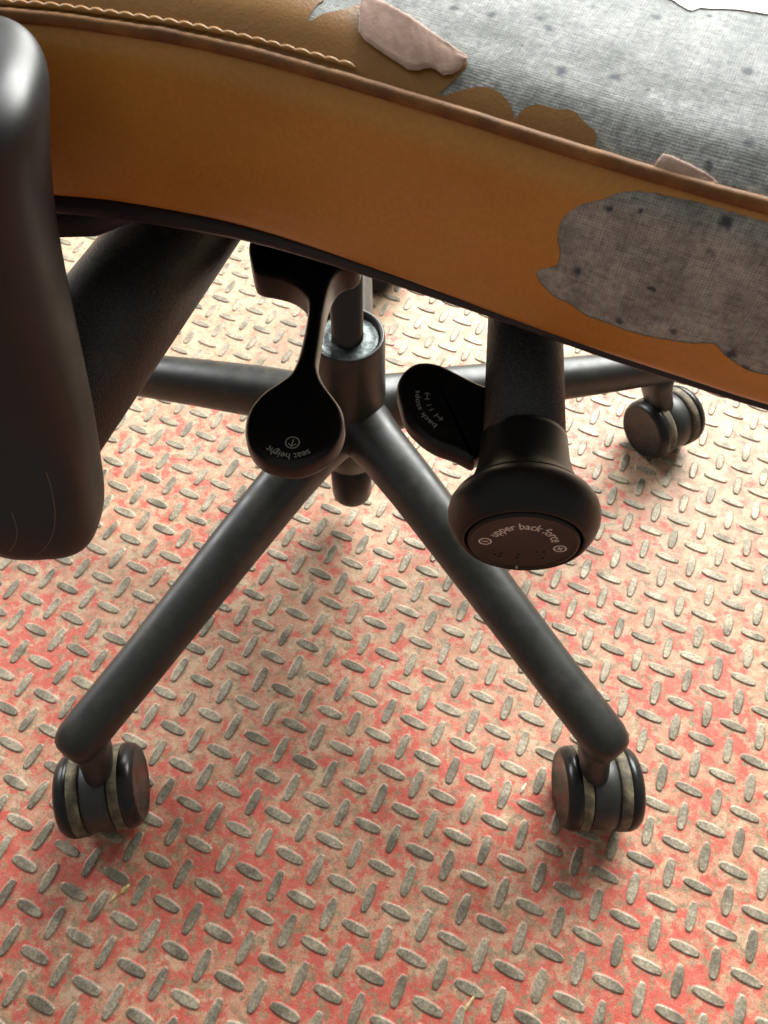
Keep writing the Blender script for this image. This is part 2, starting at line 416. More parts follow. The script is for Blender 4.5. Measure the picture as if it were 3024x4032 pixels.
def leg_mesh(ang):
    d = Vector((math.cos(ang), math.sin(ang), 0)); side = Vector((-d.y, d.x, 0)); secs = []
    prof = [(.004, .130, .0240, .0300), (.016, .1298, .0215, .0255), (.026, .1290, .0190, .0222), (.040, .1278, .0176, .0205), (.070, .1248, .0168, .0195), (.12, .1160, .0160, .0180),
            (.17, .1063, .0152, .0163), (.22, .0972, .0145, .0151), (.25, .0926, .0142, .0144), (.262, .0908, .0142, .0140), (.270, .0896, .0138, .0136), (.2755, .0887, .0124, .0122),
            (.2790, .0881, .0100, .0100), (.2806, .0878, .0068, .0068), (.2810, .0877, .0030, .0030)]
    for r, z, a, b in prof:
        c = HUB + d * r + Vector((0, 0, z))
        secs.append(superring(c, side, Vector((0, 0, 1)), a, b, 2.35, 40))
    return loft(secs)
TIPS = []
for a in (-126, -54, 18, 90, 162):
    ang = math.radians(a) + BASE_ANG
    part('leg', leg_mesh(ang), M_base)
    TIPS.append(HUB + Vector((math.cos(ang), math.sin(ang), 0)) * BASE_R)

# --- casters: hood (the part itself) with stem, two wheels and two covers
def caster(center, axis_deg, tip):
    c = Vector((center[0], center[1], .0272)); a = math.radians(axis_deg); ax = Vector((math.cos(a), math.sin(a), 0)); side = Vector((-ax.y, ax.x, 0))
    # hood: disc body with a shoulder reaching up to the stem
    Z = .0272; K = .0272 / .030; c.z = Z
    W = .0098 * .86; hood = lathe([(-W, .0150 * K), (-W, .0278 * K), (-W + .0008, .0286 * K), (W - .0008, .0286 * K), (W, .0278 * K), (W, .0150 * K)], c, ax, 48)
    h = part('caster', hood, M_hood)
    tp = Vector((tip.x, tip.y, 0))
    top = [superring(tp + (c - Vector((0, 0, Z)) - tp) * f + Vector((0, 0, z)), ax, side, w * .86, dd, 2.6, 28) for f, z, w, dd in
           ((.75, .030, .0094, .0135), (.52, .042, .0094, .0145), (.28, .0545, .0113, .0165), (.05, .0660, .0120, .0150), (0, .0730, .0125, .0140), (0, .0840, .0120, .0110))]
    part('caster_stem', loft(top), M_hood, h)
    for s in (-1, 1):
        o = c; SC_ = lambda L_: [(p_ * .86, q_ * K) for p_, q_ in L_]
        part('wheel', lathe(SC_([(s * .0104, .012), (s * .0104, .0286), (s * .0112, .0298), (s * .0140, .0300), (s * .0175, .0300), (s * .0190, .0294)]), o, ax, 56), M_tyre, h)
        part('wheel_cover', lathe(SC_([(s * .0170, .020), (s * .0184, .0299), (s * .0225, .0297), (s * .0260, .0283), (s * .0283, .0262), (s * .0288, .0250), (s * .0285, .0238), (s * .0284, .0100)]), o, ax, 56), M_cover, h)
    return h
CASTERS = [((-.1772, .0910), 13, TIPS[0]), ((.1490, .1045), 2, TIPS[1]), ((.2425, .4160), 30, TIPS[2]), ((-.014, .612), 62, TIPS[3]), ((-.300, .388), -40, TIPS[4])]
for c, a, tp in CASTERS: caster(c, a, tp)

# --- seat cushion: leather over backing cloth, torn open on top and side
def cdt_mesh(t0, t1, w0, w1, nt, nw, hole, off, keep_hole, jit=0.):
    hole = [(p[0] - t0, p[1] - w0) for p in hole]
    pts = []
    def inside(x, y, poly):
        c = False; n = len(poly); j = n - 1
        for i in range(n):
            xi, yi = poly[i]; xj, yj = poly[j]
            if (yi > y) != (yj > y) and x < (xj - xi) * (y - yi) / (yj - yi) + xi: c = not c
            j = i
        return c
    L, W_ = t1 - t0, w1 - w0
    gp = [(L * i / nt, W_ * j / nw) for i in range(nt + 1) for j in range(nw + 1)]
    nh = len(hole)
    verts = [Vector(p) for p in hole] + [Vector(p) for p in gp]
    edges = [(i, (i + 1) % nh) for i in range(nh)]
    vo, eo, fo, _, _, _ = delaunay_2d_cdt(verts, edges, [], 0, 1e-6)
    F2 = []
    for f in fo:
        cx = sum(vo[i].x for i in f) / len(f); cy = sum(vo[i].y for i in f) / len(f)
        if inside(cx, cy, hole) == keep_hole: F2.append(tuple(f))
    tt = np.array([v.x + t0 for v in vo]); ww = np.array([v.y + w0 for v in vo])
    P3 = seat_map(tt, ww, off)
    used = sorted({i for f in F2 for i in f}); re = {i: k for k, i in enumerate(used)}
    me = bpy.data.meshes.new('leather')
    me.from_pydata([tuple(P3[i]) for i in used], [], [tuple(re[i] for i in f) for f in F2])
    bm = bmesh.new(); bm.from_mesh(me); bmesh.ops.recalc_face_normals(bm, faces=bm.faces); bm.to_mesh(me); bm.free(); me.update()
    return me

def smooth_closed(P_): return [(p.x, p.y) for p in smooth_poly([(a, b, 0) for a, b in P_], 3)]
def rough_edge(poly, step, amp, seed):
    out = []; n = len(poly)
    for i in range(n):
        a, b = Vector(poly[i]), Vector(poly[(i + 1) % n]); m = max(1, int((b - a).length / step))
        for s in range(m):
            p = a.lerp(b, s / m)
            q = Vector((p.x * 900, p.y * 900, seed))
            p = p + Vector((noise.noise(q), noise.noise(q + Vector((17, 5, 3))))) * amp + Vector((noise.noise(q * 3), noise.noise(q * 3 + Vector((17, 5, 3))))) * amp * .5
            out.append((p.x, p.y))
    return out

SIDE_HOLE = [(.3035, .0231), (.3072, .0262), (.3072, .0294), (.3058, .0328), (.3058, .0367), (.3075, .0401), (.3102, .0422), (.3128, .0437), (.3152, .0456), (.3205, .0470), (.3300, .0475), (.3435, .0475),
             (.3600, .0475), (.3850, .0470), (.3980, .0430), (.4020, .0330), (.3960, .0230), (.3800, .0180), (.3690, .0165), (.3575, .0151), (.3529, .0148), (.3472, .0171), (.3442, .0190), (.3395, .0171), (.3332, .0158),
             (.3279, .0150), (.3222, .0153), (.3168, .0155), (.3125, .0172), (.3088, .0178), (.3048, .0203)]
TOP_HOLE = [(.2405, .0594), (.2431, .0627), (.2465, .0654), (.2491, .0683), (.2548, .0672), (.2628, .0647), (.2691, .0627), (.2762, .0607), (.2758, .0572), (.2748, .0552), (.2738, .0534), (.2745, .0530), (.2790, .0556), (.2822, .0567), (.2860, .0562), (.2888, .0545), (.2902, .0529), (.2912, .0550), (.2935, .0564), (.2970, .0566), (.3003, .0571), (.3040, .0556), (.3066, .0545), (.3072, .0522), (.3105, .0515), (.3145, .0520), (.3182, .0512), (.3299, .0512), (.3345, .0510), (.3359, .0516), (.3375, .0512), (.3450, .0512), (.3700, .0515), (.3900, .0560), (.4000, .0700),
            (.3900, .0900), (.3700, .1000), (.3419, .1021), (.3339, .1019), (.3292, .1006), (.3279, .1004), (.3255, .1001), (.3225, .0997), (.3195, .0988), (.3165, .0975), (.3145, .0970), (.3135, .0959), (.3128, .0951), (.3115, .0953),
            (.3092, .0964), (.3075, .0973), (.3062, .0975), (.2988, .0995), (.2848, .0968), (.2635, .0855), (.2465, .0736), (.2401, .0690), (.2412, .0665), (.2404, .0645)]
T0, T1 = .06, .46            # dense strip along the near edge, in metres along the outline
def strip(ta, tb, w0, w1, nt, nw, off):
    T, Wg = np.meshgrid(np.linspace(ta, tb, nt + 1), np.linspace(w0, w1, nw + 1), indexing='ij')
    V = seat_map(T, Wg, off).reshape(-1, 3); k = nw + 1
    F_ = [(i * k + j, (i + 1) * k + j, (i + 1) * k + j + 1, i * k + j + 1) for i in range(nt) for j in range(nw)]
    return V, F_, T, Wg

# the cushion core: cloth all the way round, closed on top and beneath
V, F_, T, Wg = strip(0, SEAT_LEN, 0, .14, 420, 140, -.00012)
V = list(map(tuple, V)); k = 141
ctr_top = len(V); V.append((0.0, .32, .471)); ctr_bot = len(V); V.append((0.0, .32, .4135))
for i in range(420):
    F_.append((i * k + 140, (i + 1) * k + 140, ctr_top)); F_.append((i * k, ctr_bot, (i + 1) * k))
me = mesh_from(V, F_)
uvl = me.uv_layers.new(name='UVMap')
Tf, Wf = T.ravel(), Wg.ravel()
for li, l in enumerate(me.loops):
    vi = l.vertex_index
    uvl.data[li].uv = (Tf[vi], Wf[vi]) if vi < len(Tf) else (0, .3)
seat = part('seat_cushion', me, M_fab)
seat['label'] = 'grey backing cloth bared where the leather has peeled off'

def solidify(o, th):
    s = o.modifiers.new('thickness', 'SOLIDIFY'); s.thickness = th; s.offset = 1.0
    e_ = o.modifiers.new('crisp edge', 'EDGE_SPLIT'); e_.split_angle = math.radians(40)
side_l = part('side_leather', cdt_mesh(T0, T1, .0, .0485, 330, 34, rough_edge(smooth_closed(SIDE_HOLE), .0006, .00016, 1.), 0, False), [M_leather], seat); solidify(side_l, .00015)
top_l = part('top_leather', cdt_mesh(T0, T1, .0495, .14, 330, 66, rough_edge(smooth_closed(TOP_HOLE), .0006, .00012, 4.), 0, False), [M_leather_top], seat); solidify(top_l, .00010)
def rest(name, w0, w1, nw, m_):
    V, F_, T, Wg = strip(T1, SEAT_LEN + T0, w0, w1, 260, nw, .0003); V = list(map(tuple, V)); kk = nw + 1
    part(name, mesh_from(V, F_), m_, seat)
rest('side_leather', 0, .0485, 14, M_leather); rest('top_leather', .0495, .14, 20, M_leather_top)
# middle of the seat top
ring = seat_map(np.linspace(0, SEAT_LEN, 200, endpoint=False), np.full(200, .139), .0004)
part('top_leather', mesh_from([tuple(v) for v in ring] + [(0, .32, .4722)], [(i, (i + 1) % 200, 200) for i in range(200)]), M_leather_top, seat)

# piping along the seam
def seat_pt(t, w, off=0.): return Vector(seat_map(t, w, off).tolist())
ts = np.linspace(0, SEAT_LEN, 700, endpoint=False)
pp = []
for t in ts:
    p = seat_pt(t, .0498, .0007); wob = noise.noise(Vector((t * 140, 3, 1))) * .00022
    pp.append(p + Vector((0, 0, .0001 + wob)))
part('piping', tube_along(pp, .0014, 12, True), M_piping, seat)
# stitches showing at the left
stitch_proto = None
i = 0; t = .118
while t < .2535:
    a = seat_pt(t, .0524 + (t - .118) * .006, .0006); b = seat_pt(t + .0040, .0524 + (t - .118) * .006, .0006)
    d = (b - a); L = d.length
    fade = 1 if t < .22 else .8
    n = 6; secs = []
    ax, x, y = frame(d)
    for q in range(9):
        s = q / 8; rr = (.00072 * math.sin(math.pi * (.02 + .96 * s)) ** .8) * fade
        cc = a + d * (s * 1.18 - .09) + y * (.00028 * math.sin(math.pi * s))
        secs.append([cc + (x * math.cos(2 * math.pi * k_ / 10) + y * math.sin(2 * math.pi * k_ / 10)) * rr for k_ in range(10)])
    part('stitch', loft(secs), M_thread, seat)
    t += .0034

# the leather curled back over itself on top
def flap(name, hinge, free, lift, mats, n=40, m=16, curl=.0018):
    def at(P_, s):
        f = s * (len(P_) - 1); i_ = min(int(f), len(P_) - 2); r_ = f - i_
        return P_[i_][0] * (1 - r_) + P_[i_ + 1][0] * r_, P_[i_][1] * (1 - r_) + P_[i_ + 1][1] * r_
    Vv = []
    for i_ in range(n + 1):
        s = i_ / n; th, wh = at(hinge, s); tf, wf = at(free, s)
        h = seat_pt(th, wh, .0005); f = seat_pt(tf, wf, lift * (.75 + .5 * noise.noise(Vector((s * 5, 2, 1)))))
        out = (h - f).normalized(); up = Vector((0, 0, 1))
        cu = curl * (.25 + .75 * min(1., (1 - s) / .55)) * (.75 + .25 * min(1, s / .15))
        apex = h + up * cu * 1.25 + out * cu * .75; knee = h + up * cu * 1.0 - out * cu * .95
        for j_ in range(m + 1):
            r_ = j_ / m
            if r_ < .5:                     # the rolled fold
                q = r_ / .5
                p = h * (1 - q) ** 2 + apex * (2 * q * (1 - q)) * 1.0 + knee * q ** 2
            else:                           # the flap lying back towards the edge
                q = (r_ - .5) / .5
                p = knee.lerp(f, q) + up * (math.sin(q * math.pi) * .0003)
            p = p + up * (.00012 * noise.noise(Vector((s * 26, r_ * 7, 9))))
            Vv.append(p)
    Ff = [(i_ * (m + 1) + j_, (i_ + 1) * (m + 1) + j_, (i_ + 1) * (m + 1) + j_ + 1, i_ * (m + 1) + j_ + 1) for i_ in range(n) for j_ in range(m)]
    o = part(name, mesh_from(Vv, Ff), mats, seat); s_ = o.modifiers.new('thickness', 'SOLIDIFY'); s_.thickness = .0002; s_.offset = 0
    o['label'] = 'strip of leather curled back, pale pink underside up'
    return o
HINGE = [(.2491, .0683), (.2548, .0672), (.2628, .0647), (.2691, .0627), (.2762, .0607)]
FREE = [(.2521, .0600), (.2545, .0583), (.2598, .0568), (.2631, .0561), (.2658, .0554), (.2678, .0557), (.2688, .0563), (.2701, .0568), (.2715, .0567), (.2731, .0561), (.2748, .0568), (.2758, .0580), (.2764, .0600)]
flap('peeled_flap', HINGE, FREE, .0009, M_under)
flap('peeled_flap', [(.3200, .0535), (.3235, .0530), (.3290, .0522), (.3315, .0515)], [(.3190, .0502), (.3230, .0495), (.3270, .0493), (.3314, .0512)], .0012, M_under, 24, 16, .0011)

# plastic pan below the cushion
pan = []
tp_ = ts[::4]; fr = np.clip((tp_ - .20) / .10, 0, 1) * np.clip((.9 - tp_) / .1, 0, 1)      # thinner lip towards the front
for d_, z in ((.0030, .4142), (-.0018, .4140), (-.0036, .4128), (-.0042, .4108), (-.0028, .4088), (.0010, .4074), (.010, .4055), (.030, .4030), (.09, .4010)):
    base = seat_map(tp_, np.zeros(len(tp_)), 0.)
    nrm = seat_map(tp_, np.full(len(tp_), .14), 0.) - seat_map(tp_, np.full(len(tp_), .1), 0.); nrm[:, 2] = 0; nrm /= np.linalg.norm(nrm, axis=1)[:, None]
    q = base + nrm * (d_ + (.0022 * fr if d_ < 0 else 0 * fr))[:, None]; q[:, 2] = z + (np.clip(.4142 - z, 0, .004) * .45 * fr); pan.append([Vector(v) for v in q.tolist()])
part('seat_pan', loft(pan), M_pan)
# ridge of the pan towards the back, sagging below the edge
rid = [superring(Vector((x, y, z)), (0, 1, 0), (0, 0, 1), a, b, 2.4, 20) for x, y, z, a, b in
       ((-.19, .215, .405, .02, .006), (-.16, .208, .4015, .024, .0085), (-.12, .203, .4000, .024, .0095), (-.09, .203, .4005, .022, .0085), (-.070, .205, .404, .017, .0055), (-.060, .208, .4065, .008, .0020))]
part('pan_rib', loft(rid), M_pan)
# mechanism housing below the pan
hs = [superring((HUB.x + .02, HUB.y - .005, z), (1, 0, 0), (0, 1, 0), a, b, 5, 48) for z, a, b in ((.352, .070, .045), (.350, .078, .052), (.356, .084, .058), (.385, .088, .062), (.402, .090, .064))]
part('mechanism_housing', loft(hs[1:]), M_pan)

# --- arm: tube from under the seat, upright shell outside it
A0 = Vector((-.0700, .2660, .360)); A1 = Vector((-.1105, .1340, .3600))
part('arm_tube', lathe([(0, .0197), ((A1 - A0).length, .0199)], A0, A1 - A0, 56), M_powder)
arm_s = [(-0.094, 0.099, 0.357, 0.003, 0.0025), (-0.094, 0.1, 0.3575, 0.008, 0.0065), (-0.0951, 0.1015, 0.359, 0.0125, 0.0105), (-0.0962, 0.1035, 0.362, 0.016, 0.0138), (-0.0979, 0.107, 0.367, 0.0185, 0.016), (-0.0999, 0.111, 0.374, 0.0204, 0.0172), (-0.1012, 0.119, 0.3846, 0.0214, 0.0176), (-0.1014, 0.1265, 0.405, 0.0222, 0.0178), (-0.101, 0.1335, 0.4259, 0.0226, 0.0185), (-0.0996, 0.139, 0.442, 0.023, 0.02), (-0.0971, 0.144, 0.453, 0.023, 0.0212), (-0.0952, 0.1475, 0.459, 0.0228, 0.022), (-0.0952, 0.149, 0.4625, 0.0216, 0.0215), (-0.0955, 0.1498, 0.4645, 0.0197, 0.02), (-0.0957, 0.1502, 0.4657, 0.0167, 0.0172), (-0.0962, 0.1505, 0.4662, 0.011, 0.0112), (-0.0962, 0.1505, 0.4664, 0.003, 0.003)]
secs = []
for i, (x, y, z, a, b) in enumerate(arm_s):
    p0 = Vector(arm_s[max(i - 1, 0)][:3]); p1 = Vector(arm_s[min(i + 1, len(arm_s) - 1)][:3])
    tg = Vector((0, .30 * min(1, max(0, (.462 - z) / .03)), 1)).normalized(); ex = Vector((1, 0.10, 0)).normalized(); ey = tg.cross(ex).normalized()
    secs.append(superring((x, y, z), ex, ey, a, b, 3.0, 48))
up = part('arm_upright', loft(secs), M_arm)
up['label'] = 'dark arm upright shell with rounded foot'
part('arm_stem', loft([superring((-.128, .152, z), (1, 0, 0), (0, 1, 0), a, b, 2.6, 32) for z, a, b in ((.40, .020, .010), (.47, .019, .0095), (.60, .018, .009))]), M_arm)
sd = up.modifiers.new('smooth', 'SUBSURF'); sd.levels = 1; sd.render_levels = 2

# --- upper back force: tube, knob, face
KA = Vector((-.0684, -.9977, 0)).normalized()
KF = Vector((.0387, .1006, .3670))
K0 = KF - KA * .150
part('knob_tube', lathe([(0, .0123), (.118, .0123)], K0, KA, 48), M_powder)
kn = part('force_knob', lathe([(-.0350, .0118), (-.0346, .0128), (-.0330, .0129), (-.0275, .0132), (-.0230, .0139), (-.0195, .0149), (-.0170, .0161), (-.0154, .0174), (-.0150, .0179), (-.0147, .0178), (-.0144, .0182), (-.0130, .0197), (-.0108, .0209), (-.0085, .0213),
                               (-.0060, .0209), (-.0035, .0198), (-.0012, .0182), (-.0001, .0170), (.0000, .0164), (-.0008, .0160), (-.0030, .0158)], KF, KA, 72), M_knob)
kf = part('knob_face', lathe([(-.0030, .0155), (-.0006, .0155), (.0003, .0152), (.0006, .0146), (.0003, .0141), (.0002, .0135), (.0002, .0001)], KF, KA, 64), M_knob, kn)
kx = Vector((-KA.y, KA.x, 0)); kx = kx if kx.x > 0 else -kx; kz = Vector((0, 0, 1))

def text_mesh(s, bold=.005):
    c = bpy.data.curves.new('t', 'FONT'); c.body = s; c.size = 1; c.offset = bold; c.resolution_u = 3; c.space_character = 1.0
    o = bpy.data.objects.new('t', c); col.objects.link(o)
    bpy.context.view_layer.update()
    me = bpy.data.meshes.new_from_object(o.evaluated_get(bpy.context.evaluated_depsgraph_get()))
    bpy.data.objects.remove(o); bpy.data.curves.remove(c)
    return me
def arc_text(name, s, o, ex, ey, nrm, r, span, height, mid, mtl, parent, lift=.00006):
    """letters along an arc (clockwise, tops outward); mid = angle of the middle from ey"""
    me = text_mesh(s); xs = [v.co.x for v in me.vertices]; x0, x1 = min(xs), max(xs); W_ = x1 - x0
    ex, ey, nrm, o = Vector(ex), Vector(ey), Vector(nrm), Vector(o)
    for v in me.vertices:
        a = mid + ((v.co.x - x0) / W_ - .5) * span; rr = r + v.co.y / .73 * height
        v.co = o + ex * (math.sin(a) * rr) + ey * (math.cos(a) * rr) + nrm * lift
    return part(name, me, mtl, parent, smooth=False)
def strokes(name, lines, o, ex, ey, nrm, w, mtl, parent, lift=.00006):
    V, F_ = [], []; ex, ey, nrm, o = Vector(ex), Vector(ey), Vector(nrm), Vector(o)
    for ln in lines:
        closed = (Vector(ln[0]) - Vector(ln[-1])).length < 1e-9
        n = len(ln); b0 = len(V)
        for i, p in enumerate(ln):
            a = Vector(ln[i - 1] if i else (ln[-2] if closed else ln[0])); b = Vector(ln[i + 1] if i < n - 1 else (ln[1] if closed else ln[-1]))
            t = (b - a).normalized(); nn = Vector((-t.y, t.x)) * w / 2; p = Vector(p)
            for q in (p + nn, p - nn): V.append(o + ex * q.x + ey * q.y + nrm * lift)
        F_ += [(b0 + 2 * i, b0 + 2 * i + 1, b0 + 2 * i + 3, b0 + 2 * i + 2) for i in range(n - 1)]
    return part(name, mesh_from(V, F_), mtl, parent, smooth=False)
def ringp(c, r, n=28): return [(c[0] + r * math.cos(2 * math.pi * i / n), c[1] + r * math.sin(2 * math.pi * i / n)) for i in range(n)] + [(c[0] + r, c[1])]

KFC = KF + KA * .0002
arc_text('knob_lettering', 'upper back force', KFC, kx, kz, KA, .0077, math.radians(148), .0033, 0, M_print, kn)
for sgn, nm in ((-1, 'minus_symbol'), (1, 'plus_symbol')):
    an = math.radians(95) * sgn; c = (math.sin(an) * .0104, math.cos(an) * .0104); tdir = (math.cos(an), -math.sin(an)); rd = (math.sin(an), math.cos(an))
    L = [ringp(c, .00165)]
    L.append([(c[0] - rd[0] * .0009, c[1] - rd[1] * .0009), (c[0] + rd[0] * .0009, c[1] + rd[1] * .0009)] if sgn < 0 else [(c[0] - .0008, c[1] - .0005), (c[0] + .0008, c[1] + .0005)])
    if sgn > 0: L.append([(c[0] - .0005, c[1] + .0008), (c[0] + .0005, c[1] - .0008)])
    strokes(nm, L, KFC, kx, kz, KA, .00042, M_print, kn)
for dx, dz in ((-.0066, -.0086), (-.0049, -.0072), (-.0049, -.0091), (-.0001, -.0072), (-.0001, -.0089), (.0046, -.0045), (.0066, -.0041), (.0069, -.0078)):
    part('raised_dot', lathe([(-.0001, .00050), (.00018, .00044), (.00034, .00022), (.00038, .00003)], KFC + kx * dx + kz * dz, KA, 12), M_dot, kn)
part('pointer_mark', lathe([(-.0004, .0004), (.0005, .0004), (.0008, .0002)], KFC + kx * .0006 - kz * .0138, KA, 10), M_printdim, kn)

# --- back stops paddle beside the tube
STOP = [(.0440, .1560), (.0338, .1611), (.0289, .1633), (.0221, .1674), (.0175, .1702), (.0143, .1712), (.0115, .1714), (.0087, .1708), (.0064, .1691), (.0044, .1668), (.0031, .1640), (.0025, .1610), (.0028, .1573), (.0038, .1531), (.0048, .1489),
        (.0064, .1454), (.0093, .1418), (.0126, .1387), (.0162, .1365), (.0205, .1349), (.0237, .1332), (.0256, .1321), (.0269, .1319), (.0280, .1330), (.0340, .1400), (.0430, .1440)]
so = [(p.x, p.y) for p in smooth_poly([(x, y, 0) for x, y in STOP], 3)]
bs = part('back_stop_paddle', slab(so, [(.0030, .3535), (.0015, .3538), (.0004, .3548), (.0, .3562), (.0001, .3590), (.0006, .3604), (.0014, .3610), (.0024, .3612)]), M_ctrl)
SZ = .3612
SC = (.0235, .1560, SZ)
arc_text('paddle_lettering', 'back stops', SC, (1, 0, 0), (0, 1, 0), (0, 0, 1), .0138, math.radians(64), .0018, math.radians(-113), M_printdim, bs)
def pol(deg, r): a = math.radians(deg); return (r * math.cos(a), r * math.sin(a))
sym = []
for d0, d1 in ((186, 172), (222, 236)):
    arc = [pol(d0 + (d1 - d0) * i / 5, .0112) for i in range(6)]; sym.append(arc)
    e = Vector(arc[-1]); dr = (e - Vector(arc[-2])).normalized(); nn = Vector((-dr.y, dr.x))
    sym.append([tuple(e - dr * .0009 + nn * .0009), tuple(e), tuple(e - dr * .0009 - nn * .0009)])
    sym.append([pol(d0, .0103), pol(d0, .0121)])
for d in (199, 209): sym.append([pol(d, .0104), pol(d, .0120)])
strokes('paddle_symbols', sym, SC, (1, 0, 0), (0, 1, 0), (0, 0, 1), .00032, M_printdim, bs)

# --- seat height lever
LEV = [(-.0563, .2422), (-.0565, .2350), (-.0547, .2273), (-.0530, .2221), (-.0504, .2201), (-.0450, .2188), (-.0396, .2169), (-.0357, .2141), (-.0328, .2107), (-.0310, .2072), (-.0307, .2016), (-.0309, .1947), (-.0313, .1879), (-.0321, .1807),
       (-.0331, .1756), (-.0346, .1717), (-.0380, .1678), (-.0419, .1640), (-.0450, .1590), (-.0465, .1543), (-.0467, .1485), (-.0455, .1430), (-.0435, .1392), (-.0404, .1361), (-.0371, .1344), (-.0326, .1333), (-.0282, .1332), (-.0239, .1348),
       (-.0197, .1377), (-.0168, .1411), (-.0148, .1456), (-.0140, .1501), (-.0145, .1547), (-.0162, .1593), (-.0188, .1634), (-.0219, .1680), (-.0239, .1723), (-.0250, .1772), (-.0250, .1830), (-.0247, .1916), (-.0245, .2019), (-.0237, .2126),
       (-.0222, .2201), (-.0193, .2247), (-.0132, .2293), (-.0129, .2450), (-.0140, .2620), (-.0540, .2620)]
lo = [(p.x, p.y) for p in smooth_poly([(x, y, 0) for x, y in LEV], 3)]
def thick(base):
    return lambda p: base - (.0045 * min(1, max(0, (p.y - .190) / .03)))
lev = part('seat_height_lever', slab(lo, [(.0030, thick(.3430)), (.0012, thick(.3433)), (.0002, thick(.3444)), (.0, thick(.3458)), (.0001, .3498), (.0007, .3512), (.0016, .3519), (.0027, .3521)]), M_ctrl)
LZ = .3521
arc_text('lever_lettering', 'seat height', (-.0307, .1477, LZ), (1, 0, 0), (0, 1, 0), (0, 0, 1), .0097, math.radians(80), .0026, math.radians(184), M_printdim, lev)
ic = (-.0303, .1422)
strokes('arrow_symbol', [ringp((0, 0), .0022), [(.0002, .0013), (-.0002, -.0014)], [(-.0013, -.0003), (-.0002, -.0015), (.0012, -.0005)]], (ic[0], ic[1], LZ), (1, 0, 0), (0, 1, 0), (0, 0, 1), .00038, M_printdim, lev)

# two pale scratches on the foot of the arm upright, laid on its surface
bpy.context.view_layer.update()
dg = bpy.context.evaluated_depsgraph_get()
def scratch(pix):
    pts = []
    for x, y in smooth_poly([(a, b, 0) for a, b in pix], 6, False) if False else [(p.x, p.y) for p in smooth_poly([(a, b, 0) for a, b in pix], 6, False)]:
        d = r0 * ((x - 829.5) / (F_PX * 1659)) + r1 * ((y - 1106) / (F_PX * 1659)) + r2
        hit, loc, nrm, _, _, _ = scene.ray_cast(dg, CAM_POS, d.normalized())
        if hit: pts.append(loc)
    if len(pts) > 3: part('scratch', tube_along(pts, .00012, 5), M_scratch, up)
scratch([(99, 1018), (112, 1060), (119, 1110), (115, 1150), (100, 1180), (78, 1200)])
scratch([(26, 1108), (36, 1140), (34, 1170), (20, 1192)])

# ------------------------------------------------------------------ lugs of the checker plate
U = Vector((.02546829, .01037383, 0)); Vv_ = Vector((.01037383, -.02546829, 0)); O = Vector((-.22718432, .04723154, 0))
DA = (U + Vv_).normalized(); DB = (U - Vv_).normalized()
LH = .00105
def lug_mesh(seed):
    rnd = random.Random(seed); n = 14; rings = []
    def lens(L, W):
        up = [(-1.0, .40), (-.86, .66), (-.5, .92), (0, 1.0), (.5, .92), (.86, .66), (1.0, .40)]
        return [(x * L, y * W) for x, y in up] + [(-x * L, -y * W) for x, y in up]
    jl, jw = 1 + rnd.uniform(-.04, .04), 1 + rnd.uniform(-.06, .06)
    V = []
    for L, W, z in ((.0104, .0043, -.0001), (.0098, .0035, .00012), (.0095, .0031, .00060), (.0089, .0024, LH)):
        for x, y in lens(L * jl, W * jw): V.append((x, y, z + (rnd.uniform(-.00007, .00007) if z > 0 else 0)))
    F_ = [(k * n + i, k * n + (i + 1) % n, (k + 1) * n + (i + 1) % n, (k + 1) * n + i) for k in range(3) for i in range(n)] + [tuple(range(3 * n, 4 * n))]
    me = mesh_from(V, F_, 'lug'); me.materials.append(M_tread); me.polygons.foreach_set('use_smooth', [len(p.vertices) < 7 for p in me.polygons])
    return me
LUGS = [lug_mesh(s) for s in range(6)]
bpy.context.view_layer.update(); dg = bpy.context.evaluated_depsgraph_get()
seen, others = [], []
for i in range(-22, 60):
    for j in range(-46, 30):
        for kind in (0, 1):
            c = O + U * (i + .5 * kind) + Vv_ * (j + .5 * kind)
            if not (-.62 < c.x < .72 and -.16 < c.y < 1.15): continue
            d = c - CAM_POS; z = d.dot(r2); x = d.dot(r0) / z * F_PX; y = d.dot(r1) / z * F_PX
            ang = math.atan2(*( (DA if kind == 0 else DB).yx ))
            item = (c, ang)
            vis = z > 0 and abs(x) < .505 and abs(y) < .672
            if vis:
                n_free = 0
                for e in (-.006, 0, .006):
                    q = c + (DA if kind == 0 else DB) * e + Vector((0, 0, LH)); dd = q - CAM_POS
                    hit, loc, _, _, _, ob = scene.ray_cast(dg, CAM_POS, dd.normalized(), distance=dd.length - .003)
                    n_free += not hit
                vis = n_free > 0
                if vis: item = (c, ang, n_free / z ** 2)
            (seen if vis else others).append(item)
seen.sort(key=lambda s: -s[2])
for n, (c, ang, _) in enumerate(seen[:300]):
    o = bpy.data.objects.new('tread', LUGS[n % 6]); col.objects.link(o); o.parent = floor
    o.location = c; o.rotation_euler = (0, 0, ang + random.uniform(-.02, .02) + (math.pi if random.random() < .5 else 0))
V, F_ = [], []
for it in seen[300:] + others:
    c, ang = it[0], it[1] + random.uniform(-.02, .02); src = LUGS[random.randrange(6)]; b0 = len(V); ca, sa = math.cos(ang), math.sin(ang)
    V += [(c.x + v.co.x * ca - v.co.y * sa, c.y + v.co.x * sa + v.co.y * ca, v.co.z) for v in src.vertices]
    F_ += [tuple(b0 + i for i in p.vertices) for p in src.polygons]
me = bpy.data.meshes.new('treads'); me.from_pydata(V, [], F_); me.update()
tf = obj('tread_field', me, M_tread, floor); tf['kind'] = 'stuff'

